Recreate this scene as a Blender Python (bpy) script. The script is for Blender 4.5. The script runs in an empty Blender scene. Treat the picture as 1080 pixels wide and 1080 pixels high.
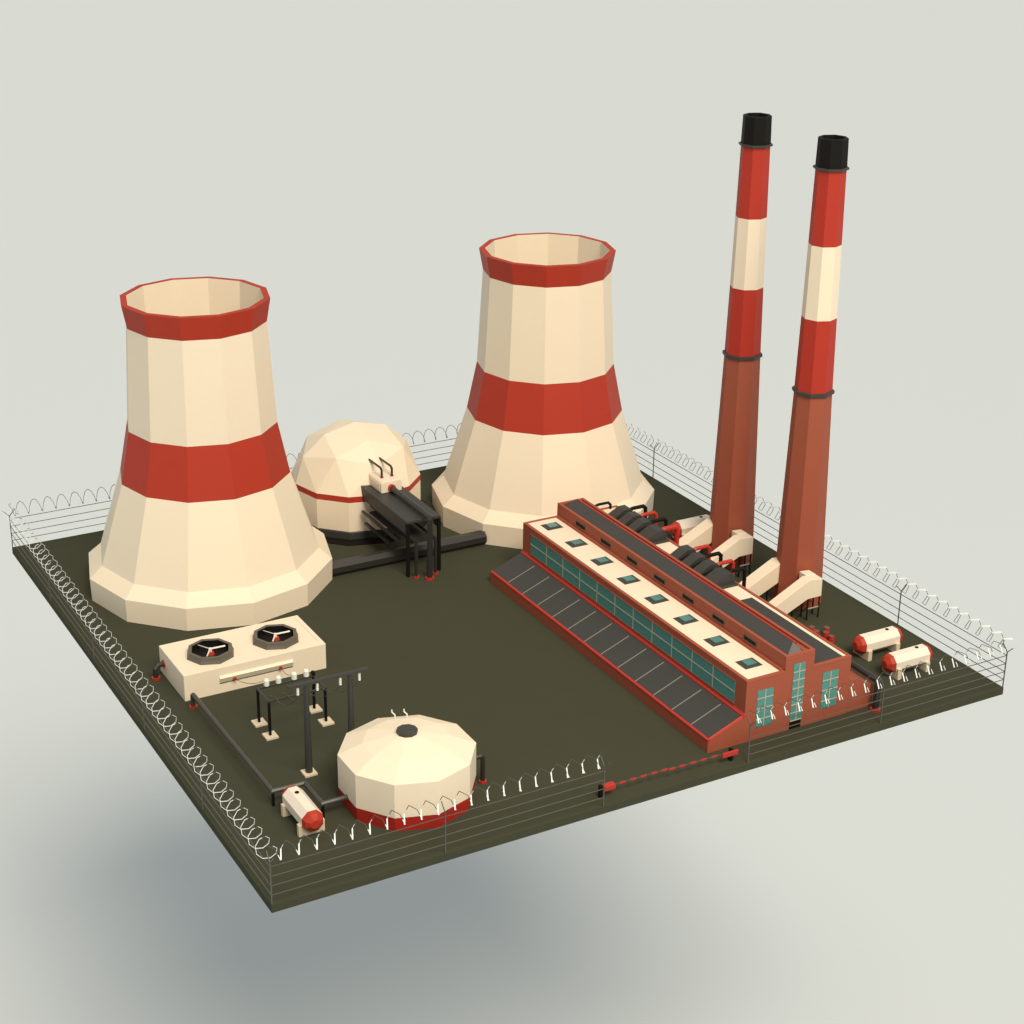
import bpy, math
from mathutils import Vector, Matrix
R=math.radians; PI=math.pi
sc=bpy.context.scene
col=sc.collection

# ------------------------------------------------------------ materials
def mat(name,rgb,rough=.55,metal=0.,spec=.5,mottle=.06,scale=6.,bump=0.):
    m=bpy.data.materials.new(name); m.use_nodes=True
    nt=m.node_tree; b=nt.nodes['Principled BSDF']
    b.inputs['Roughness'].default_value=rough; b.inputs['Metallic'].default_value=metal
    b.inputs['Specular IOR Level'].default_value=spec
    tc=nt.nodes.new('ShaderNodeTexCoord'); nz=nt.nodes.new('ShaderNodeTexNoise')
    nz.inputs['Scale'].default_value=scale; nz.inputs['Detail'].default_value=6; nz.inputs['Roughness'].default_value=.6
    nt.links.new(tc.outputs['Object'],nz.inputs['Vector'])
    mx=nt.nodes.new('ShaderNodeMix'); mx.data_type='RGBA'
    mx.inputs['A'].default_value=tuple(c*(1-mottle) for c in rgb)+(1,)
    mx.inputs['B'].default_value=tuple(min(1,c*(1+mottle)) for c in rgb)+(1,)
    nt.links.new(nz.outputs['Fac'],mx.inputs['Factor'])
    nt.links.new(mx.outputs['Result'],b.inputs['Base Color'])
    if bump:
        bp=nt.nodes.new('ShaderNodeBump'); bp.inputs['Strength'].default_value=bump; bp.inputs['Distance'].default_value=.01
        n2=nt.nodes.new('ShaderNodeTexNoise'); n2.inputs['Scale'].default_value=60
        nt.links.new(tc.outputs['Object'],n2.inputs['Vector'])
        nt.links.new(n2.outputs['Fac'],bp.inputs['Height']); nt.links.new(bp.outputs['Normal'],b.inputs['Normal'])
    return m
CREAM=mat('cream_paint',(.80,.695,.565),.6,spec=.3,mottle=.02)
WHITE=mat('white_paint',(.80,.75,.67),.5,spec=.4,mottle=.02)
TANKW=mat('tank_white',(.78,.70,.62),.5,spec=.4,mottle=.02)
RED=mat('red_paint',(.395,.036,.018),.55,spec=.25,mottle=.04)
BRED=mat('bright_red_paint',(.42,.028,.017),.45,spec=.4,mottle=.04)
BRICK=mat('brick_red_render',(.32,.082,.047),.65,spec=.25,mottle=.05,scale=9)
GREY=mat('dark_grey_metal',(.042,.042,.041),.5,spec=.35,mottle=.06)
BLACK=mat('black_metal',(.008,.0075,.007),.6,spec=.12,mottle=.06)
ROOF=mat('roof_felt',(.042,.0425,.0435),.62,spec=.4,mottle=.12,scale=30)
PIPE=mat('pipe_steel',(.026,.025,.024),.36,spec=.45,mottle=.05)
PIPEL=mat('lightened_pipe_steel',(.055,.052,.048),.4,spec=.5,mottle=.05)  # pipe steel lightened all over for the highlight along its top
RIM=mat('fan_housing_bronze',(.10,.088,.076),.5,spec=.5,mottle=.06)
LINE=mat('pale_seam',(.42,.37,.30),.6,mottle=.03)
WIRE=mat('fence_wire',(.082,.078,.070),.5,metal=.0,spec=.5,mottle=.05)
COIL_LIT=mat('razor_coil_lit',(.74,.80,.84),.35,metal=.0,mottle=.02)  # pale colour for the coil segments that catch the light
CONC=mat('pale_concrete',(.66,.56,.43),.7,mottle=.05,scale=12)
GROUND=mat('ground_olive',(.0515,.0535,.0365),.95,spec=.06,mottle=.05,scale=1.2)
FLOOR=mat('studio_floor',(.615,.665,.725),.9,spec=.1,mottle=.004,scale=.4)
SEAM=mat('seam_grey',(.25,.225,.195),.6,mottle=.03)
PALEGREY=mat('pale_grey_sheet',(.125,.125,.130),.55,mottle=.04)
INS=mat('porcelain',(.8,.8,.78),.3,mottle=.02)

def glassmat(name,dark,light,scale):
    m=bpy.data.materials.new(name); m.use_nodes=True
    nt=m.node_tree; b=nt.nodes['Principled BSDF']
    b.inputs['Roughness'].default_value=.25; b.inputs['Specular IOR Level'].default_value=.5
    tc=nt.nodes.new('ShaderNodeTexCoord')
    nz=nt.nodes.new('ShaderNodeTexNoise'); nz.inputs['Scale'].default_value=scale; nz.inputs['Detail'].default_value=8; nz.inputs['Roughness'].default_value=.8
    nt.links.new(tc.outputs['Object'],nz.inputs['Vector'])
    rp=nt.nodes.new('ShaderNodeValToRGB')
    rp.color_ramp.elements[0].position=.36; rp.color_ramp.elements[0].color=dark+(1,)
    rp.color_ramp.elements[1].position=.66; rp.color_ramp.elements[1].color=light+(1,)
    nt.links.new(nz.outputs['Fac'],rp.inputs['Fac']); nt.links.new(rp.outputs['Color'],b.inputs['Base Color'])
    return m
GLASS=glassmat('teal_glass',(.016,.11,.105),(.13,.40,.38),48)
SKYGLASS=glassmat('skylight_glass',(.03,.13,.13),(.12,.30,.30),48)

# ------------------------------------------------------------ mesh helpers
class MB:
    def __init__(s): s.v=[]; s.f=[]
    def add(s,vs,fs):
        o=len(s.v); s.v+=[tuple(v) for v in vs]; s.f+=[tuple(i+o for i in f) for f in fs]; return s
    def box(s,x0,x1,y0,y1,z0,z1):
        v=[(x0,y0,z0),(x1,y0,z0),(x1,y1,z0),(x0,y1,z0),(x0,y0,z1),(x1,y0,z1),(x1,y1,z1),(x0,y1,z1)]
        return s.add(v,[(0,3,2,1),(4,5,6,7),(0,1,5,4),(1,2,6,5),(2,3,7,6),(3,0,4,7)])
    def prism_y(s,poly,y0,y1):   # poly in (x,z)
        n=len(poly); v=[(x,y0,z) for x,z in poly]+[(x,y1,z) for x,z in poly]
        return s.add(v,[tuple(range(n)),tuple(range(2*n-1,n-1,-1))]+[(i,i+n,(i+1)%n+n,(i+1)%n) for i in range(n)])
    def ring(s,prof,N,cx=0,cy=0,ph=0,cap0=False,cap1=False):  # prof [(r,z)]
        v=[];f=[]
        for r,z in prof:
            for k in range(N):
                a=ph+2*PI*k/N; v.append((cx+r*math.cos(a),cy+r*math.sin(a),z))
        for i in range(len(prof)-1):
            for k in range(N):
                a=i*N+k;b=i*N+(k+1)%N; f.append((a,b,b+N,a+N))
        if cap0: f.append(tuple(range(N-1,-1,-1)))
        if cap1: f.append(tuple(range((len(prof)-1)*N,len(prof)*N)))
        return s.add(v,f)
    def tube(s,pts,r,N=8,closed=False,r1=None,ph=None):
        pts=[Vector(p) for p in pts]; n=len(pts); v=[];f=[]
        if ph is None: ph=PI/N
        t0=(pts[1]-pts[0]).normalized()
        up=Vector((0,0,1)) if abs(t0.z)<.9 else Vector((1,0,0))
        u=(up-up.dot(t0)*t0).normalized()
        prev=t0
        for i,p in enumerate(pts):
            ta=(pts[i]-pts[i-1]).normalized() if i>0 else t0
            tb=(pts[i+1]-pts[i]).normalized() if i<n-1 else ta
            if i>0:
                q=prev.rotation_difference(ta); u=q@u; prev=ta
            m=(ta+tb).normalized(); 
            w=ta.cross(u)
            rr=r if r1 is None else r+(r1-r)*i/(n-1)
            for k in range(N):
                a=ph+2*PI*k/N
                d=(u*math.cos(a)+w*math.sin(a))*rr
                d=d-ta*(d.dot(m)/max(.3,ta.dot(m)))   # mitre
                v.append(p+d)
        for i in range(n-1):
            for k in range(N):
                a=i*N+k;b=i*N+(k+1)%N; f.append((a,b,b+N,a+N))
        f.append(tuple(range(N-1,-1,-1))); f.append(tuple(range((n-1)*N,n*N)))
        return s.add(v,f)
    def cyl(s,x,y,z0,z1,r,N=8,r1=None): return s.ring([(r,z0),(r if r1 is None else r1,z1)],N,x,y,PI/N,True,True)
    def build(s,name,m,parent=None,bevel=0,loc=None):
        me=bpy.data.meshes.new(name)
        off=Vector(loc) if loc is not None else (Vector(parent['_o']) if parent is not None and '_o' in parent else Vector((0,0,0)))
        me.from_pydata([Vector(v)-off for v in s.v],[],s.f); me.validate(); 
        me.materials.append(m)
        import bmesh
        bm=bmesh.new(); bm.from_mesh(me); bmesh.ops.recalc_face_normals(bm,faces=bm.faces); bm.to_mesh(me); bm.free()
        o=bpy.data.objects.new(name,me); col.objects.link(o)
        if parent is not None:
            o.parent=parent; o['_o']=tuple(off)
        elif loc is not None: o.location=off
        if bevel:
            b=o.modifiers.new('bevel','BEVEL'); b.width=bevel; b.segments=2; b.limit_method='ANGLE'; b.angle_limit=R(35)
            b.harden_normals=False
        return o
def thing(name,loc,label,cat,group=None):
    o=bpy.data.objects.new(name,None); col.objects.link(o); o.location=loc
    o.empty_display_size=.2
    o['label']=label; o['category']=cat; o['_o']=tuple(loc)
    if group:o['group']=group
    return o
def struct(o): o['kind']='structure'; return o
def copy_thing(src,delta,label,group):
    def cp(o,parent):
        c=o.copy(); col.objects.link(c)
        if parent is not None: c.parent=parent
        for ch in [x for x in list(bpy.data.objects) if x.parent==o]: cp(ch,c)
        return c
    r=cp(src,None); r.location=Vector(src.location)+Vector(delta); r['label']=label; r['group']=group; src['group']=group
    return r
Z0=(0,0,0)

# ------------------------------------------------------------ setting
MB().box(-10.02,10.02,-10.22,10.22,-.2,0).build('ground',GROUND,bevel=.006); struct(bpy.data.objects['ground'])
MB().add([(-400,-150,-19),(400,-150,-19),(400,900,-19),(-400,900,-19)],[(0,1,2,3)]).build('floor',FLOOR); struct(bpy.data.objects['floor'])

# ------------------------------------------------------------ cooling towers
def tower(x,y,label):
    t=thing('cooling_tower',(x,y,0),label,'cooling tower','cooling towers')
    ph=R(-.8); g=lambda:MB()
    g().ring([(3.48,0),(3.50,.665),(3.125,.99)],12,x,y,ph).build('base_skirt',CREAM,t)
    g().ring([(3.125,.99),(2.395,3.283)],12,x,y,ph).build('lower_shell',CREAM,t)
    g().ring([(2.395,3.283),(2.09,4.773)],12,x,y,ph).build('middle_band',RED,t)
    g().ring([(2.09,4.773),(1.92,7.66)],12,x,y,ph).build('upper_shell',CREAM,t)
    g().ring([(1.92,7.66),(2.04,8.31),(1.865,8.31)],12,x,y,ph).build('rim_band',RED,t)
    g().ring([(1.865,8.31),(1.74,5.6),(1.93,4.6),(2.2,3.3),(2.95,.9),(3.3,.0)],12,x,y,ph).build('inner_wall',CREAM,t)
tower(-5.51,5.52,'cream cooling tower with red bands nearest the fan unit, left one of the pair')
tower(5.54,5.655,'cream cooling tower with red bands behind the long brick building')
# main between towers
t=thing('ground_main',(0,3.95,0),'thick black pipe lying on the ground between the two cooling towers','pipe')
MB().tube([(-2.75,3.98,.22),(2.52,3.98,.22)],.215,8).build('pipe',PIPE,t)
MB().tube([(2.49,3.98,.22),(2.535,3.98,.22)],.222,8).build('end_cap',GREY,t)

# ------------------------------------------------------------ reactor dome
cx,cy,z0=.059,7.706,1.424; ds=1.008
t=thing('reactor_dome',(cx,cy,0),'faceted cream dome on a round drum with a thin red band','reactor dome')
ph=R(-.7)
def P3(r,a,z): return (cx+ds*r*math.cos(ph+a),cy+ds*r*math.sin(ph+a),z0+ds*z)
v=[P3(0,0,1.653)]+[P3(1.003,k*PI/2,1.416) for k in range(4)]
v+=[P3(1.711 if k%2==0 else 1.551,k*PI/4,.815 if k%2==0 else 1.046) for k in range(8)]
v+=[P3(1.973,k*PI/6,0) for k in range(12)]
f=[]
for q in range(4):
    a=1+q;b=1+(q+1)%4; f.append((0,a,b))
    r0=5+2*q;r1=r0+1;r2=5+(2*q+2)%8
    f+= [(a,r0,r1),(a,r1,b),(b,r1,r2)]
    e=[13+(3*q+i)%12 for i in range(4)]
    f+= [(r0,e[0],e[1]),(r0,e[1],r1),(r1,e[1],e[2]),(r1,e[2],r2),(r2,e[2],e[3])]
MB().add(v,f).build('dome_roof',CREAM,t)
MB().ring([(1.989,1.424),(1.989,1.237)],12,cx,cy,ph).build('red_band',RED,t)
MB().ring([(1.989,1.237),(1.989,.30)],12,cx,cy,ph).build('drum_wall',CREAM,t)
MB().ring([(1.991,.30),(2.02,.27),(2.02,.06)],12,cx,cy,ph).build('plinth',GREY,t)
MB().ring([(2.36,0),(2.36,.03),(2.02,.06)],12,cx,cy,ph).build('black_ring',BLACK,t)  # flat black ring around the foot of the drum

# platform in front of dome
t=thing('pipe_bridge',(0,3,0),'dark steel bridge table carrying a pipe out from the dome','pipe bridge')
MB().box(-.555,-.02,2.85,6.0,1.66,1.73).box(.16,.52,2.85,6.0,1.66,1.73).box(-.02,.16,2.85,6.0,1.60,1.655).build('deck',GREY,t)
MB().box(-.558,-.52,2.94,6.0,1.34,1.73-.003).build('side_panel',GREY,t)
MB().box(.482,.523,2.94,6.0,1.34,1.73-.003).build('side_panel',GREY,t)
for lx in (-.555,.44):
    for ly in (2.85,):
        MB().box(lx,lx+.085,ly,ly+.085,0,1.655).build('leg',BLACK if ly<3 else BLACK,t)
MB().box(-.46,.43,3.0,5.6,.96,1.01).build('lower_shelf',GREY,t)
MB().box(-.66,-.60,3.35,5.75,.96,1.04).box(-.60,-.52,3.35,5.75,.93,.96).build('side_rail',PIPE,t)
MB().box(-.64,-.56,3.9,5.6,.62,.70).build('side_rail',PIPE,t)
# vertical pipes from below the deck
for px,py,rr,zt in ((-.33,2.73,.05,1.12),(.28,2.72,.05,1.12)):
    t=thing('feed_pipe',(px,py,0),('thin' if 1 else '')+(' dark pipe with red foot flange just inside the left leg of the bridge' if px<0 else ' dark pipe with red foot flange beside the right leg of the bridge'),'pipe','thin pipes under the bridge')
    MB().tube([(px,py,0),(px,py,zt),(px,5.75,zt)],rr,8).build('pipe',PIPE,t)
    MB().cyl(px,py,.0,.05,.085,8).build('flange',BRED,t)
# valve box
t=thing('valve_box',(0,5.1,1.73),'small cream box on the bridge deck against the dome','valve box')
MB().prism_y([(-.29,1.735),(.38,1.735),(.38,2.03),(.32,2.09),(-.24,2.09),(-.29,2.03)],5.1,6.2).build('body',CREAM,t,bevel=.02)
MB().box(-.302,-.285,5.2,5.8,1.81,1.98).build('side_vent',CREAM,t)
for vx in (-.11,.22):
    o=MB().tube([(vx,5.45,2.07),(vx,5.45,2.33),(vx-.01,5.52,2.39),(vx-.04,6.4,2.40)],.035,6).build('vent_pipe',PIPE,t)
    MB().cyl(vx,5.45,2.076,2.115,.055,8).build('flange',BRED,o)
# steam pipe
t=thing('steam_pipe',(0,2.48,0),'thick dark pipe running down the bridge deck from a red collar','pipe')
MB().tube([(.03,5.1,1.88),(.03,2.48,1.88),(.0,2.48,1.84),(-.03,2.48,0)],.085,10).build('pipe',PIPE,t)
MB().tube([(.03,5.105,1.88),(.03,5.0,1.88)],.115,10).build('wall_flange',BRED,t)
MB().cyl(-.03,2.48,.0,.06,.135,10).build('foot_flange',BRED,t)

# ------------------------------------------------------------ chimneys with ducts
def chimney(x,y,label,dl,zs):
    t=thing('chimney',(x,y,0),label,'chimney','chimney stacks'); N=8
    a,b_,c_,e_,f_=zs
    MB().ring([(.69,0),(.512,a)],N,x,y,0).build('brick_shaft',BRICK,t)
    MB().ring([(.512,a),(.468,b_)],N,x,y,0).build('red_band',REDC,t)
    MB().ring([(.468,b_),(.433,c_)],N,x,y,0).build('cream_band',CREAM,t)
    MB().ring([(.433,c_),(.398,e_)],N,x,y,0).build('red_band',REDC,t)
    MB().ring([(.408,e_+.03),(.388,f_),(.30,f_),(.29,e_+.2)],N,x,y,0,False,True).build('cap',BLACK,t)
    MB().ring([(.50,a-.03),(.570,a-.015),(.570,a+.06),(.50,a+.08)],N,x,y,0).build('collar',GREY,t)
    MB().ring([(.39,e_-.02),(.465,e_),(.465,e_+.05),(.39,e_+.06)],N,x,y,0).build('collar',GREY,t)
    for s,nm in ((-1,dl[0]),(1,dl[1])):
        y0=y-1.235 if s<0 else y+.04; y1=y0+(.32 if s<0 else .42)
        d=thing('flue_duct',(7.6,(y0+y1)/2,0),nm,'flue duct','cream flue ducts')
        MB().prism_y([(5.62,.02),(6.45,.02),(7.90,.66),(8.36,.66),(8.36,1.19),(7.90,1.23),(6.35,.46),(5.62,.46)],y0,y1).build('duct',CREAM,d,bevel=.012)
        if s<0: MB().prism_y([(8.02,.70),(8.345,.70),(8.345,1.21),(8.02,1.235)],y1-.02,y1+.28).build('elbow',CREAM,d,bevel=.012)
        lg=[]
        for lx in ((7.40,7.92,8.31) if s<0 else (7.05,7.5)):
            for ly in (y0+.02,y1-.05):
                MB().box(lx,lx+.03,ly,ly+.03,0,{7.4:.44,7.05:.28,7.5:.48}.get(lx,.66)).build('leg',BLACK,d)
        if s>0: continue
        b=MB()
        
        for q in (((7.42,y0+.03,.05),(7.93,y0+.03,.42)),((7.42,y0+.035,.30),(7.93,y0+.035,.05)),((8.33,y1-.04,.35),(7.93,y1-.04,.60))): MB().tube(q,.012,4).build('brace',BLACK,d)
        MB().box(7.95,8.31,y0+.024,y0+.044,.33,.355).build('tie_bar',LINE,d)
REDC=mat('chimney_red',(.40,.030,.016),.55,spec=.3,mottle=.04)
chimney(8.47,-.35,'tall red and cream banded chimney with black top, left one of the two',
  ('cream flue duct on steel legs in front of the left chimney','cream flue duct rising beside the pale tank behind the left chimney'),(6.32,8.31,10.28,12.23,13.03))
chimney(8.51,-3.54,'tall red and cream banded chimney with black top, nearer right one',
  ('cream flue duct on steel legs in front of the right chimney','cream flue duct rising to the right chimney from between the two chimneys'),(6.20,8.27,10.236,12.20,12.99))

# ------------------------------------------------------------ power station building
YF,YB=-9.38,1.45
t=thing('power_station',(3.5,-4,0),'long brick red building with stepped roofs, teal windows and skylights','power station')
MB().box(2.45,3.575,YF,YB,0,1.60).build('lower_wing_wall',BRICK,t)
MB().box(3.575,4.44,YF,YB,0,1.93).build('centre_wing_wall',BRICK,t)
MB().box(4.44,5.60,YF,YB,0,1.53).build('rear_wing_wall',BRICK,t)
def parapet(x0,x1,z0,z1,w,nm='parapet',left=True,right=True,m=None):
    b=MB()
    b.box(x0,x1,YF,YF+w,z0,z1).box(x0,x1,YB-w,YB,z0,z1)
    if left:b.box(x0,x0+w,YF+w,YB-w,z0,z1)
    if right:b.box(x1-w,x1,YF+w,YB-w,z0,z1)
    return b.build(nm,m or BRICK,t,bevel=.008)
parapet(2.45,3.575,1.60,1.665,.095)
parapet(3.575,4.44,1.93,2.055,.085)
parapet(4.44,5.60,1.53,1.60,.085,left=False)
MB().box(2.545,3.48,YF+.095,YB-.095,1.60,1.648).build('cream_roof',CREAM,t)
MB().box(4.445,5.515,YF+.085,YB-.085,1.53,1.575).build('cream_roof',CREAM,t)
MB().box(4.46,5.40,YF+.09,-5.52,1.575,1.59).build('roof_slab',ROOF,t,bevel=.004)
# centre wing hipped dark roof + red ridge strips
xa,xr,zl,zr=3.66,4.17,1.985,2.085
MB().add([(xa,YF+.085,zl),(xr,YF+.085,zl),(xr,YF+.53,zr),(xr,YB-.086,zr),(xa,YB-.086,zl),(xr,YB-.086,zl)],
  [(0,2,3,4),(4,3,5),(1,5,3,2),(0,4,5,1)]).build('dark_roof',ROOF,t)
MB().add([(xa+.002,YF+.083,zl),(xr,YF+.083,zl),(xr,YF+.53,zr+.002),(xr-.01,YF+.54,zr-.02)],[(0,1,2),(0,2,3),(1,3,2),(0,3,1)]).build('hip_end',PALEGREY,t)  # hip end in a paler grey than the dark roof
MB().box(4.172,4.225,YF+.45,YB-.086,1.94,2.095).build('ridge_strip',BRED,t)
MB().box(4.226,4.354,YF+.086,YB-.086,1.932,1.99).build('gutter',BRICK,t)
# skylights
for i in range(8):
    y=.86-1.3535*i
    o=MB().ring([(.36,1.649),(.355,1.668)],4,0,0,PI/4).v
    s=MB()
    x0,x1,ya,yb=2.80,3.315,y-.225,y+.225
    s.add([(x0,ya,1.649),(x1,ya,1.649),(x1,yb,1.649),(x0,yb,1.649),(x0+.07,ya+.07,1.672),(x1-.07,ya+.07,1.672),(x1-.07,yb-.07,1.672),(x0+.07,yb-.07,1.672)],
      [(0,1,5,4),(1,2,6,5),(2,3,7,6),(3,0,4,7),(4,5,6,7)])
    k=s.build('skylight',GREY,t)
    MB().box(x0+.125,x1-.10,ya+.10,yb-.085,1.672,1.69).build('pane',SKYGLASS,k)
# louvre vents on the centre wing wall
for i in range(7):
    y=.13-1.345*i
    v=MB().box(3.556,3.577,y-.26,y+.26,1.775,1.785).box(3.556,3.577,y-.26,y+.26,1.895,1.905).box(3.556,3.577,y-.26,y-.25,1.785,1.895).box(3.556,3.577,y+.25,y+.26,1.785,1.895).build('vent',RIM,t)
    MB().box(3.565,3.577,y-.25,y+.25,1.785,1.895).build('grille',BLACK,v)
# base curb of centre wing
MB().box(3.50,3.573,YF+.1,YB-.1,1.649,1.69).build('wall_curb',BRICK,t)
# long side window band
w=MB().box(2.437,2.452,-8.93,.98,.885,1.475).build('side_window',GLASS,t)
b=MB()
for i in range(1,11):
    y=.98-9.91*i/11; b.box(2.43,2.445,y-.016,y+.016,.885,1.475)
b.box(2.427,2.444,-8.93,.98,1.17,1.195)
b.build('glazing_bars',LINE,w)
MB().box(2.424,2.444,-8.95,1.0,.862,.884).box(2.424,2.444,-8.95,1.0,1.476,1.49).build('frame',BRICK,w)
def fwin(x0,x1,z0,z1,rows,nm='front_window'):
    w=MB().box(x0,x1,YF-.012,YF+.004,z0,z1).build(nm,GLASS,t)
    b=MB(); xm=(x0+x1)/2; b.box(xm-.013,xm+.013,YF-.022,YF-.008,z0,z1)
    for z in rows: b.box(x0-.005,x1+.005,YF-.026,YF-.009,z-.012,z+.012)
    b.build('glazing_bars',LINE,w)
fwin(2.78,3.25,.32,1.33,[.545,.835,1.11])
fwin(4.74,5.22,.32,1.33,[.545,.835,1.11])
fwin(3.82,4.165,.225,1.79,[.235,.455,.675,.895,1.12,1.345,1.57])
MB().box(3.82,4.165,YF-.006,YF+.01,0,.215).build('doorway',BLACK,t)
# left lean-to
MB().prism_y([(1.41,0),(2.449,0),(2.449,.735),(2.41,.72),(1.41,.325)],YF,YB).build('side_lean_to',BRICK,t)
def slope(x): return .325+(x-1.41)*.395
MB().prism_y([(1.455,slope(1.455)),(2.385,slope(2.385)),(2.385,slope(2.385)+.010),(1.455,slope(1.455)+.010)],YF+.045,YB+.003).build('lean_to_roof',ROOF,t)
for i in range(12):
    y=.535-.828*i
    MB().prism_y([(1.47,slope(1.47)+.010),(2.32,slope(2.32)+.010),(2.32,slope(2.32)+.018),(1.47,slope(1.47)+.018)],y-.013,y+.013).build('roof_seam',SEAM,t)

MB().prism_y([(1.403,.30),(1.455,.30),(1.455,slope(1.455)+.03),(1.403,slope(1.41)+.025)],YF-.003,YB+.004).build('eaves_trim',BRED,t)
MB().prism_y([(2.385,.66),(2.448,.68),(2.448,slope(2.448)+.05),(2.385,slope(2.385)+.045)],YF-.004,YB+.004).build('upper_trim',BRED,t)
MB().prism_y([(1.456,slope(1.455)-.03),(2.384,slope(2.384)-.03),(2.384,slope(2.384)+.032),(1.456,slope(1.455)+.032)],YF-.003,YF+.044).build('end_trim',BRED2:=mat('salmon_red',(.50,.06,.04),.5,mottle=.04),t)
MB().box(2.425,2.449,YF,YB,.76,.80).build('wall_ledge',BRED2,t)
# right lean-to
MB().prism_y([(5.601,0),(6.40,0),(6.40,.60),(5.601,.97)],YF-.002,YB).build('rear_lean_to',BRICK,t,bevel=.015)

# drain pipe beside the right lean-to
t=thing('drain_pipe',(6.3,-9.55,0),'dark pipe turning down to a red foot at the front right corner','pipe')
MB().tube([(5.7,-7.9,.93),(6.36,-8.3,.80),(6.36,-9.56,.80),(6.33,-9.60,.76),(6.33,-9.60,0)],.085,8).build('pipe',PIPE,t)
MB().cyl(6.33,-9.60,0,.05,.14,8).build('flange',BRED,t)

# turbines on the rear roof
for gi,(ys,lab) in enumerate((((.55,.03,-.49,-1.05),'row of four ribbed dark casings on the rear roof nearest the cooling tower'),((-2.66,-3.21,-3.76,-4.32),'row of four ribbed dark casings on the rear roof beside the flue ducts'))):
    t=thing('turbine_casing',(5.2,ys[1],1.576),lab,'turbine','turbines on the rear roof')
    for i,y in enumerate(ys):
        h=1.90-.0*i
        MB().prism_y([(4.80,1.576),(5.50,1.576),(5.50,1.78),(5.42,h),(5.20,h),(4.86,1.72)],y-.30 if i==3 else y-.15,y+.20).build('casing',GREY,t)
        if i<3: MB().prism_y([(4.83,1.576),(5.47,1.576),(5.47,1.70),(5.38,h-.12),(5.24,h-.12),(4.92,1.68)],y-.32,y-.151).build('rib',BLACK,t)
    MB().prism_y([(4.75,1.576),(5.51,1.576),(5.51,1.64),(4.75,1.64)],ys[3]-.42,ys[3]-.302).build('end_plate',GREY,t)
def roofpipe(y,m,nm,r=.055,x0=5.40,x1=6.02,z=1.83,zb=.85):
    t=thing('roof_pipe',(x1,y,zb),nm,'pipe','pipes over the rear parapet')
    MB().tube([(x0,y,z-.05),(x0+.18,y,z),(x1-.08,y,z),(x1,y,z-.08),(x1,y,zb)],r,8).build('pipe',m,t)
roofpipe(1.35,BLACK,'black pipe bending down alone at the far end of the roof',x0=4.72,x1=5.32,z=1.78,zb=1.57,r=.04)
for y,m,n in ((.55,BLACK,'black pipe from the first casing beside the cooling tower'),(.0,BRED,'red pipe from the second casing of the far row'),
  (-.53,BLACK,'black pipe next to the end of the pale tank'),(-2.68,BRED,'red pipe against the flue duct, first of the near row'),
  (-3.23,BLACK,'black pipe between the two red pipes of the near row'),(-3.80,BRED,'red pipe in front of the steel duct legs'),(-4.34,BLACK,'black pipe nearest the front end of the turbine rows')):
    roofpipe(y,m,n)
roofpipe(-1.09,BRED,'thickest red pipe forking by the red cap of the pale tank',r=.075,z=1.80)

# ------------------------------------------------------------ horizontal tanks
def htank(x,y,L,label,axis='x',m=TANKW,capr=.60):
    t=thing('gas_tank',(x,y,0),label,'tank','horizontal gas tanks')
    r=.265; zc=.375
    def prof(pts,nm,mm,c0=False,c1=False,par=None):
        v=[];f=[];N=8
        for a,rr in pts:
            for k in range(N):
                q=PI/8+2*PI*k/N; u=rr*math.cos(q); w=rr*math.sin(q)
                v.append((x+a,y+u,zc+w) if axis=='x' else (x+u,y+a,zc+w))
        for i in range(len(pts)-1):
            for k in range(N):
                a=i*N+k;b=i*N+(k+1)%N;f.append((a,b,b+N,a+N))
        if c0:f.append(tuple(range(N)))
        if c1:f.append(tuple(range((len(pts)-1)*N,len(pts)*N)))
        return MB().add(v,f).build(nm,mm,par or t)
    h=L/2
    prof([(-h,r),(h,r)],'body',m)
    prof([(-h,r),(-h-.11,r*.86),(-h-.20,r*.42)],'end_cap',RED,False,True)
    prof([(h,r),(h+.11,r*.86),(h+.20,r*.42)],'end_cap',RED,False,True)
    for s in (-1,1):
        a=s*(h-.09)
        if axis=='x': MB().box(x+a-.065,x+a+.065,y-.31,y+.31,0,.30).build('saddle',CONC,t,bevel=.015)
        else: MB().box(x-.31,x+.31,y+a-.06,y+a+.06,0,.30).build('saddle',CONC,t,bevel=.015)
    zt=zc+r*math.cos(PI/8)
    o=.26*L
    MB().cyl(x+(o if axis=='x' else 0),y+(0 if axis=='x' else o),zt+.001,zt+.016,.05,8).build('hatch',BLACK,t)
htank(8.38,-7.17,1.12,'pale gas tank with red ends, rear one of the pair by the right corner')
htank(8.38,-8.35,1.12,'pale gas tank with red ends nearest the front fence at the right corner')
htank(8.36,1.44,1.12,'pale gas tank with a red end half hidden behind the left chimney')
htank(-8.24,-7.66,1.10,'small pale gas tank with red ends lying beside the round storage tank','y')

# ------------------------------------------------------------ drums
for i,(x,y,lb) in enumerate(((7.50,-5.51,'red drum farthest left, nearest the duct legs'),(7.46,-5.76,'red drum in the middle of the left cluster'),
  (7.25,-5.86,'red drum half hidden by the parapet'),(7.84,-5.73,'red drum at the back of the right cluster'),(7.64,-5.95,'red drum in the middle of the right cluster'),(7.63,-6.20,'red drum nearest the gas tanks'))):
    t=thing('barrel',(x,y,0),lb,'barrel','red drums on the ground')
    MB().ring([(.078,0),(.085,.01),(.085,.08),(.09,.088),(.085,.096),(.085,.16),(.09,.168),(.085,.176),(.085,.245),(.078,.255)],12,x,y,0,True,False).build('body',BRED,t)
    MB().ring([(.080,.255),(.070,.256),(.068,.247)],12,x,y,0,False,True).build('lid',RIM,t)

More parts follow.
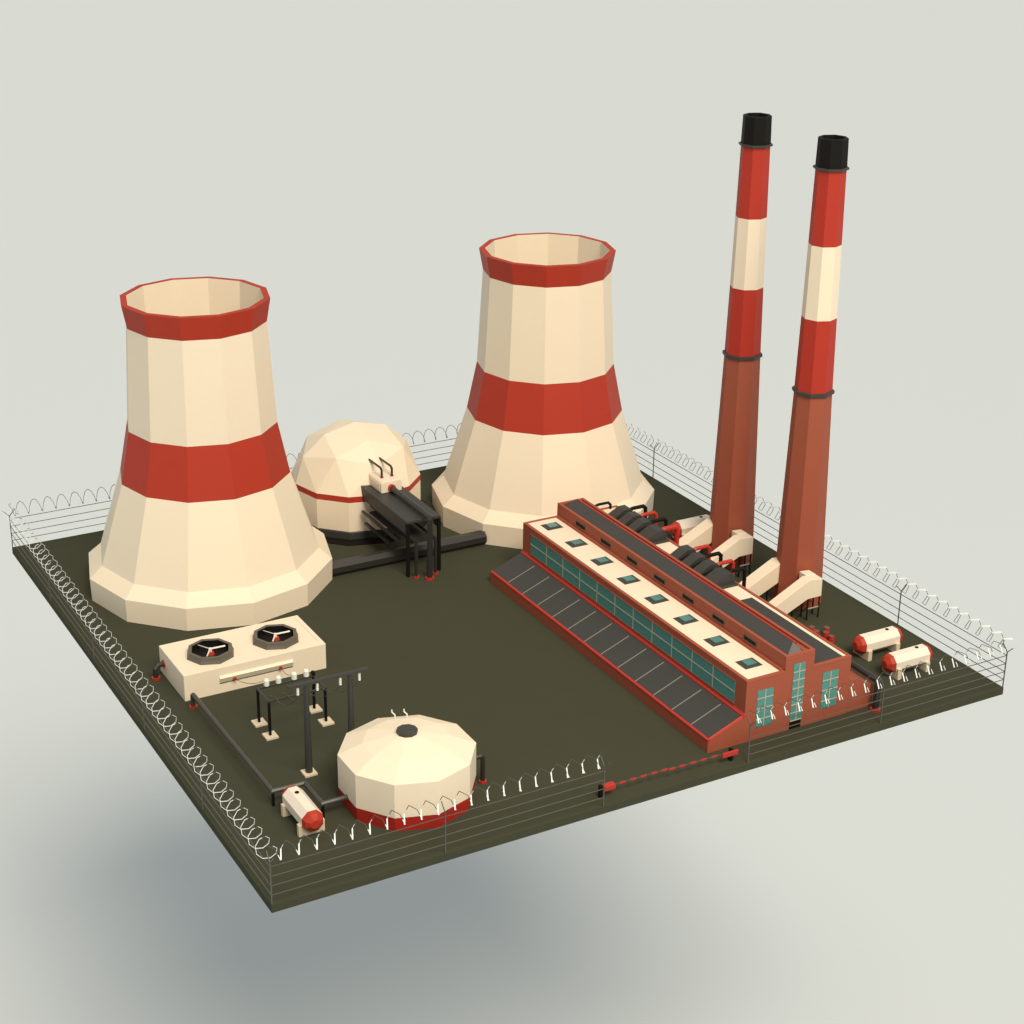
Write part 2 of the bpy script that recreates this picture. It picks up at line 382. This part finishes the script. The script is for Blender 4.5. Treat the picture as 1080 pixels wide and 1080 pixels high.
# ------------------------------------------------------------ fan cooling unit
X0,X1,Y0,Y1,H=-8.675,-4.85,-1.19,.69,.72
t=thing('fan_unit',(X0,Y0,0),'long low cream box with two roof fans beside the left cooling tower','cooling unit')
MB().box(X0,X1,Y0,Y1,0,H).build('housing',CREAM,t,bevel=.012)
MB().box(X0+.1,X0+.1+3.62,Y0+.06,Y0+.062,H,H+.001)
MB().box(-4.99,-4.965,Y0+.12,Y1-.12,H-.004,H+.003).build('roof_seam',CONC,t)
MB().prism_y([(X0,0)],0,0) if 0 else None
p=MB().add([(-7.75,Y0-.005,.29),(-5.78,Y0-.005,.29),(-5.78,Y0-.07,.44),(-7.75,Y0-.07,.44),(-7.75,Y0+.0,.49),(-5.78,Y0+.0,.49),(-7.75,Y0,.285),(-5.78,Y0,.285)],
  [(0,1,2,3),(3,2,5,4),(6,0,3,4),(1,7,5,2),(6,7,1,0)]).build('front_panel',CREAM,t)
MB().box(-7.75,-5.78,Y0-.012,Y0-.001,.276,.288).build('painted_panel_shadow',BLACK,p)  # black strip drawn in as the shade under the panel
for lx in (-7.37,-6.13):
    MB().ring([(.0,0)],3,0,0) if 0 else None
    MB().tube([(lx,Y0-.03,.36),(lx,Y0-.10,.36)],.042,8).build('connector',BRED,t)
for fx in (-7.67,-5.90):
    fy=-.37
    hs=MB().ring([(.635,H),(.60,.80),(.585,.885),(.50,.885),(.495,.875)],8,fx,fy,R(2)).build('fan_housing',RIM,t)
    MB().ring([(.495,.875),(.49,.732)],8,fx,fy,R(2),False,False).ring([(.49,.732),(.01,.731)],8,fx,fy,R(2)).build('well',BLACK,hs)
    MB().cyl(fx,fy,.735,.885,.045,8).build('hub',WHITE,hs)
    MB().ring([(.10,.735),(.075,.80)],8,fx,fy-.05,0,True,True).build('motor',BRED,hs)
    for k in range(3):
        a=R(119+120*k); c,s_=math.cos(a),math.sin(a)
        q=[]
        for (d,wd,zz) in ((.03,-.022,.868),(.40,-.019,.862),(.40,.019,.878),(.03,.022,.880)):
            q.append((fx+d*c-wd*s_,fy+d*s_+wd*c,zz))
        MB().add(q+[(x,y,z-.012) for x,y,z in q],[(0,1,2,3),(7,6,5,4),(0,4,5,1),(1,5,6,2),(2,6,7,3),(3,7,4,0)]).build('blade',WHITE,hs)
# its pipes
t=thing('inlet_pipe',(-8.92,.3,0),'short black elbow pipe at the left end of the fan unit','pipe')
MB().tube([(X0,.34,.36),(-8.84,.33,.36),(-8.92,.31,.28),(-8.92,.31,0)],.07,8).build('pipe',PIPE,t)
MB().cyl(-8.92,.31,0,.05,.115,10).build('foot_flange',BRED,t)
MB().tube([(X0-.03,.34,.36),(X0+.001,.34,.36)],.105,10).build('wall_flange',BRED,t)
t=thing('supply_pipeline',(-8.58,-1.55,0),'long thin dark pipeline from the fan unit round to the storage tank','pipe')
MB().tube([(-8.59,-1.55,0),(-8.59,-1.55,.33),(-8.59,-1.61,.375),(-8.55,-6.70,.375),(-7.78,-6.72,.375),(-7.77,-7.70,.375),(-7.1,-7.70,.375)],.06,8).build('pipe',PIPEL,t)
MB().cyl(-8.59,-1.55,0,.045,.105,10).build('foot_flange',BRED,t)
MB().cyl(-8.55,-6.70,0,.36,.036,8).build('support_post',BLACK,t)
MB().cyl(-7.77,-7.70,0,.36,.036,8).build('support_post',BLACK,t)

# ------------------------------------------------------------ storage tank
x,y=-5.68,-7.70
t=thing('storage_tank',(x,y,0),'large ten sided cream tank with red base near the front fence','storage tank'); ph=R(17.8)
MB().ring([(1.54,0),(1.57,.36)],10,x,y,ph).build('red_base',BRED3:=mat('tank_red',(.38,.018,.009),.5,mottle=.04),t)
MB().ring([(1.575,.36),(1.575,1.20)],10,x,y,ph).build('wall',CREAM,t)
MB().ring([(1.575,1.20),(1.02,1.44),(.0,1.68)],10,x,y,ph).build('roof',CREAM,t)
MB().ring([(.245,1.60),(.245,1.70),(.21,1.712)],10,x,y,ph,False,True).build('hatch',GREY,t)
for dx in (-.09,.17):
    vx,vy=x+.33+dx,y+1.10-dx*.4
    MB().tube([(vx,vy,1.34),(vx,vy,1.44),(vx-.05,vy+.06,1.50),(vx-.05,vy+.06,1.56)],.016,6).build('vent_pipe',WHITE,t)
t=thing('overflow_pipe',(-3.93,-8.02,0),'short black pipe with red foot at the right side of the storage tank','pipe')
MB().tube([(-4.3,-8.02,.70),(-3.97,-8.02,.70),(-3.92,-8.02,.65),(-3.92,-8.02,0)],.055,8).build('pipe',PIPE,t)
MB().cyl(-3.92,-8.02,0,.05,.095,10).build('foot_flange',BRED,t)

# ------------------------------------------------------------ switchyard frame
t=thing('switchyard_frame',(-6.7,-3.4,0),'low four legged steel frame with white insulators behind the tall poles','steel frame')
for lx in (-7.455,-6.0):
    for ly in (-3.08,-3.80):
        MB().box(lx-.155,lx+.155,ly-.165,ly+.165,0,.055).build('foot_pad',CONC,t,bevel=.006)
        MB().cyl(lx,ly,.05,.95,.036,6).build('leg',BLACK,t)
b=MB()
for ly in (-3.08,-3.80): b.tube([(-7.5,ly,.955),(-5.95,ly,.955)],.032,4)
for lx in (-7.455,-6.0): b.tube([(lx,-3.83,.96),(lx,-3.05,.96)],.036,6)
b.build('top_frame',GREY,t)
MB().box(-6.05,-5.96,-3.2,-3.125,.7,.9).build('switch_box',BLACK,t)
MB().box(-6.04,-5.97,-3.15,-3.03,1.0,1.08).build('switch_box',BLACK,t)
for ix in (-7.22,-6.91,-6.50,-6.18):
    MB().ring([(.062,.99),(.07,1.0),(.07,1.14),(.05,1.17)],10,ix,-3.08,0,True,True).build('insulator',INS,t)
for ix in (-7.28,-6.98):
    MB().tube([(ix,-3.80,.96),(ix-.05,-3.80,1.08),(ix-.12,-3.80,1.10),(ix+.05,-3.8,1.0)],.010,4).build('hook',WIRE,t)
# tall gantry
t=thing('line_gantry',(-6.75,-5.8,0),'tall steel gantry of two tapered poles and a crossbeam','power gantry')
for px in (-7.30,-6.21):
    MB().box(px-.155,px+.155,-5.8-.16,-5.8+.16,0,.055).build('foot_pad',CONC,t,bevel=.006)
    MB().ring([(.088,.05),(.055,2.32)],8,px,-5.8,PI/8,True,True).build('pole',GREY,t)
MB().box(-7.74,-5.76,-5.85,-5.75,2.33,2.40).build('crossbeam',GREY,t)
ends=[]
for ix in (-7.50,-7.02,-6.45,-5.97):
    pr=[]
    for k in range(5):
        z=2.31-k*.042; pr+=[(.008,z),(.032,z-.004),(.032,z-.022),(.008,z-.026)]
    MB().ring(pr,8,ix,-5.8,0,True,True).build('insulator',INS,t)
    ends.append((ix,-5.8,2.10))
def sag(a,b,d,n=8):
    a=Vector(a);b=Vector(b); return [a.lerp(b,i/n)-Vector((0,0,d*4*(i/n)*(1-i/n))) for i in range(n+1)]
for a,bb,lb in ((ends[0],(-7.28,-3.80,1.0),'thin sagging cable from the leftmost hanging insulator to the low frame'),(ends[1],(-6.98,-3.8,1.0),'thin sagging cable from the insulator just right of the near pole'),
   (ends[2],(-6.5,-3.8,1.0),'thin sagging cable from the insulator in the middle of the crossbeam'),(ends[3],(-6.1,-3.8,1.0),'thin sagging cable from the insulator at the right end of the crossbeam')):
    o=MB().tube(sag(a,bb,.22),.008,4).build('cable',WIRE); o['label']=lb;o['category']='cable';o['group']='cables from the gantry'
for a,bb,lb in (((-7.37,-1.29,.36),(-7.22,-3.08,1.16),'thin cable from the left red connector to the white insulators'),((-6.13,-1.29,.36),(-6.5,-3.08,1.16),'thin cable from the right red connector to the white insulators')):
    o=MB().tube(sag(a,bb,.12),.008,4).build('cable',WIRE); o['label']=lb;o['category']='cable';o['group']='cables from the fan unit'

# ------------------------------------------------------------ barrier
for s,px,py,x0,x1,lb in ((1,-1.87,-9.86,-1.80,-.12,'left half of the red striped gate barrier with red counterweight'),(-1,1.71,-9.90,1.60,-.02,'right half of the red striped gate barrier near the lean-to')):
    t=thing('gate_barrier',(px,py,0),lb,'barrier','gate barriers')
    MB().box(px-.035,px+.035,py-.045,py+.045,0,.32).build('post',BLACK,t)
    w0,w1=(px+.06,px+.36) if s>0 else (px-.30,px+.16)
    MB().box(w0,w1,py-.09 if s>0 else py-.10,py+.07 if s>0 else py-.052,.165,.305).build('counterweight',BRED,t,bevel=.02)
    yb=py; xs=w1 if s>0 else w0; xe=-.07
    MB().tube([(xs,yb-.03,.255),(xe,yb-.03,.255)],.012,4).build('boom',WIRE,t)
    n=5
    for k in range(n):
        a=xs+(xe-xs)*(k+.42)/n; c=a+(xe-xs)/n*.55
        MB().tube([(a,yb-.03,.255),(c,yb-.03,.255)],.026,4).build('boom_stripe',BRED,t)

# ------------------------------------------------------------ fences
HW=(.225,.45,.68,.915)
def fence(p0,p1,nb,label,posts=None,lit_segs={3:.009,4:.014,5:.014,6:.016,7:.014,8:.006},tth=.005,sides=5,hand=1):
    p0=Vector(p0+(0,));p1=Vector(p1+(0,)); L=(p1-p0).length; d=(p1-p0)/L; nrm=Vector((-d.y,d.x,0)); up=Vector((0,0,1))
    t=thing('wire_fence',tuple(p0),label,'fence','razor wire fences round the site')
    for i in (range(nb+1) if posts is None else posts):
        p=p0+d*L*i/nb
        b=MB().tube([p,p+up*1.02],.016,4)
        b.tube([p+up*1.01,p+up*1.20+nrm*.18],.013,4).tube([p+up*1.01,p+up*1.20-nrm*.18],.013,4)
        b.build('post',WIRE,t)
    for h in HW:
        MB().tube([p0+up*h,p1+up*h],.0105,4).build('wire',WIRE,t)
    turns=round(L/.405); n=2*sides; N=turns*n; r=.2; corner=[]
    for i in range(turns*sides+1):
        a=hand*2*PI*i/sides+PI/2-PI/sides
        corner.append((nrm*math.cos(a)+up*math.sin(a))*r)
    pt=[];rd=[]
    for i in range(N+1):
        k=i//2; rad=corner[k] if i%2==0 else (corner[k]+corner[k+1])/2
        pt.append(p0+d*(L*i/N)+up*1.205+rad); rd.append(rad.normalized())
    v=[];f=[];mi=[]
    for i in range(N):
        w=lit_segs.get(i%n,.0065); th=tth if i%n in lit_segs else .0055
        for q in (i,i+1):
            for (ww,tt) in ((-w,-th),(w,-th),(w,th),(-w,th)): v.append(pt[q]+rd[q]*tt+d*ww)
        o=8*i
        f+=[(o+k,o+(k+1)%4,o+4+(k+1)%4,o+4+k) for k in range(4)]; mi+=[1 if i%n in lit_segs else 0]*4  # lit segments coloured pale, shaded ones left dark, chosen per fence
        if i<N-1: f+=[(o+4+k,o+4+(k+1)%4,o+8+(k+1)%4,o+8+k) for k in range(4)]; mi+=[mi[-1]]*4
    b=MB().add(v,f); o=b.build('razor_coil',WIRE,t); o.data.materials.append(COIL_LIT)
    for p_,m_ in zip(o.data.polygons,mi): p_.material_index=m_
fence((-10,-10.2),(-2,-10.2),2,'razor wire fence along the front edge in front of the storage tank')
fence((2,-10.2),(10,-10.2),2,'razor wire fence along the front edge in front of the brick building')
fence((-10,10.2),(-10,-10.2),5,'razor wire fence along the left edge beside the fan unit',posts=range(5),lit_segs={k:(.009 if 6<=k<=12 else .0065) for k in range(1,16)},sides=8)
fence((10,10.2),(-10,10.2),5,'razor wire fence along the far edge behind the dome',posts=range(1,5),lit_segs={10:.02,11:.024},tth=.008,sides=8)
fence((10,10.2),(10,-10.2),5,'razor wire fence along the right edge behind the chimneys',posts=range(0,5),lit_segs={8:.034,9:.034},tth=.012,hand=-1)

# ------------------------------------------------------------ camera
Q=(-20.8662684,-39.4632407,21.7855231,1.05964815,-.398093067,.0120224885,1891.61504)
d=Vector((math.cos(Q[4])*math.cos(Q[3]),math.cos(Q[4])*math.sin(Q[3]),math.sin(Q[4])))
r=d.cross(Vector((0,0,1))).normalized(); u=r.cross(d)
c,s=math.cos(Q[5]),math.sin(Q[5]); r2=c*r+s*u; u2=-s*r+c*u
cam=bpy.data.cameras.new('camera'); cam.sensor_width=36; cam.lens=36*Q[6]/1080; cam.clip_end=3000; cam.clip_start=.5
co=bpy.data.objects.new('camera',cam); col.objects.link(co)
co.matrix_world=Matrix(((r2.x,u2.x,-d.x,Q[0]),(r2.y,u2.y,-d.y,Q[1]),(r2.z,u2.z,-d.z,Q[2]),(0,0,0,1)))
sc.camera=co

# ------------------------------------------------------------ light
w=bpy.data.worlds.new('World'); sc.world=w; w.use_nodes=True
nt=w.node_tree; bg=nt.nodes['Background']
tc=nt.nodes.new('ShaderNodeTexCoord'); sp=nt.nodes.new('ShaderNodeSeparateXYZ'); rp=nt.nodes.new('ShaderNodeValToRGB')
nt.links.new(tc.outputs['Generated'],sp.inputs[0]); nt.links.new(sp.outputs['Z'],rp.inputs['Fac'])
rp.color_ramp.elements[0].position=0; rp.color_ramp.elements[0].color=(.55,.64,.61,1)
rp.color_ramp.elements[1].position=.7; rp.color_ramp.elements[1].color=(.84,.84,.76,1)
nt.links.new(rp.outputs['Color'],bg.inputs['Color']); bg.inputs['Strength'].default_value=.66
l=bpy.data.lights.new('key_lamp','SUN'); l.energy=2.45; l.color=(1,.87,.66); l.angle=R(26)
o=bpy.data.objects.new('key_lamp',l); col.objects.link(o); az,el=R(263),R(51)
o.rotation_euler=Vector((math.cos(az)*math.cos(el),math.sin(az)*math.cos(el),math.sin(el))).to_track_quat('Z','Y').to_euler()
l=bpy.data.lights.new('near_lamp','AREA'); l.shape='DISK'; l.size=10; l.energy=3400; l.color=(1,.87,.66)
o=bpy.data.objects.new('near_lamp',l); col.objects.link(o); o.location=(1,-24,25)
o.rotation_euler=(Vector((1,-24,25))-Vector((0,0,1))).to_track_quat('Z','Y').to_euler()

for o in bpy.data.objects:
    if '_o' in o: del o['_o']
sc.view_settings.view_transform='Standard'; sc.view_settings.look='None'; sc.view_settings.gamma=1; sc.view_settings.exposure=0
sc.view_settings.use_curve_mapping=False
sc.render.engine='CYCLES'; sc.cycles.max_bounces=6; sc.cycles.diffuse_bounces=4
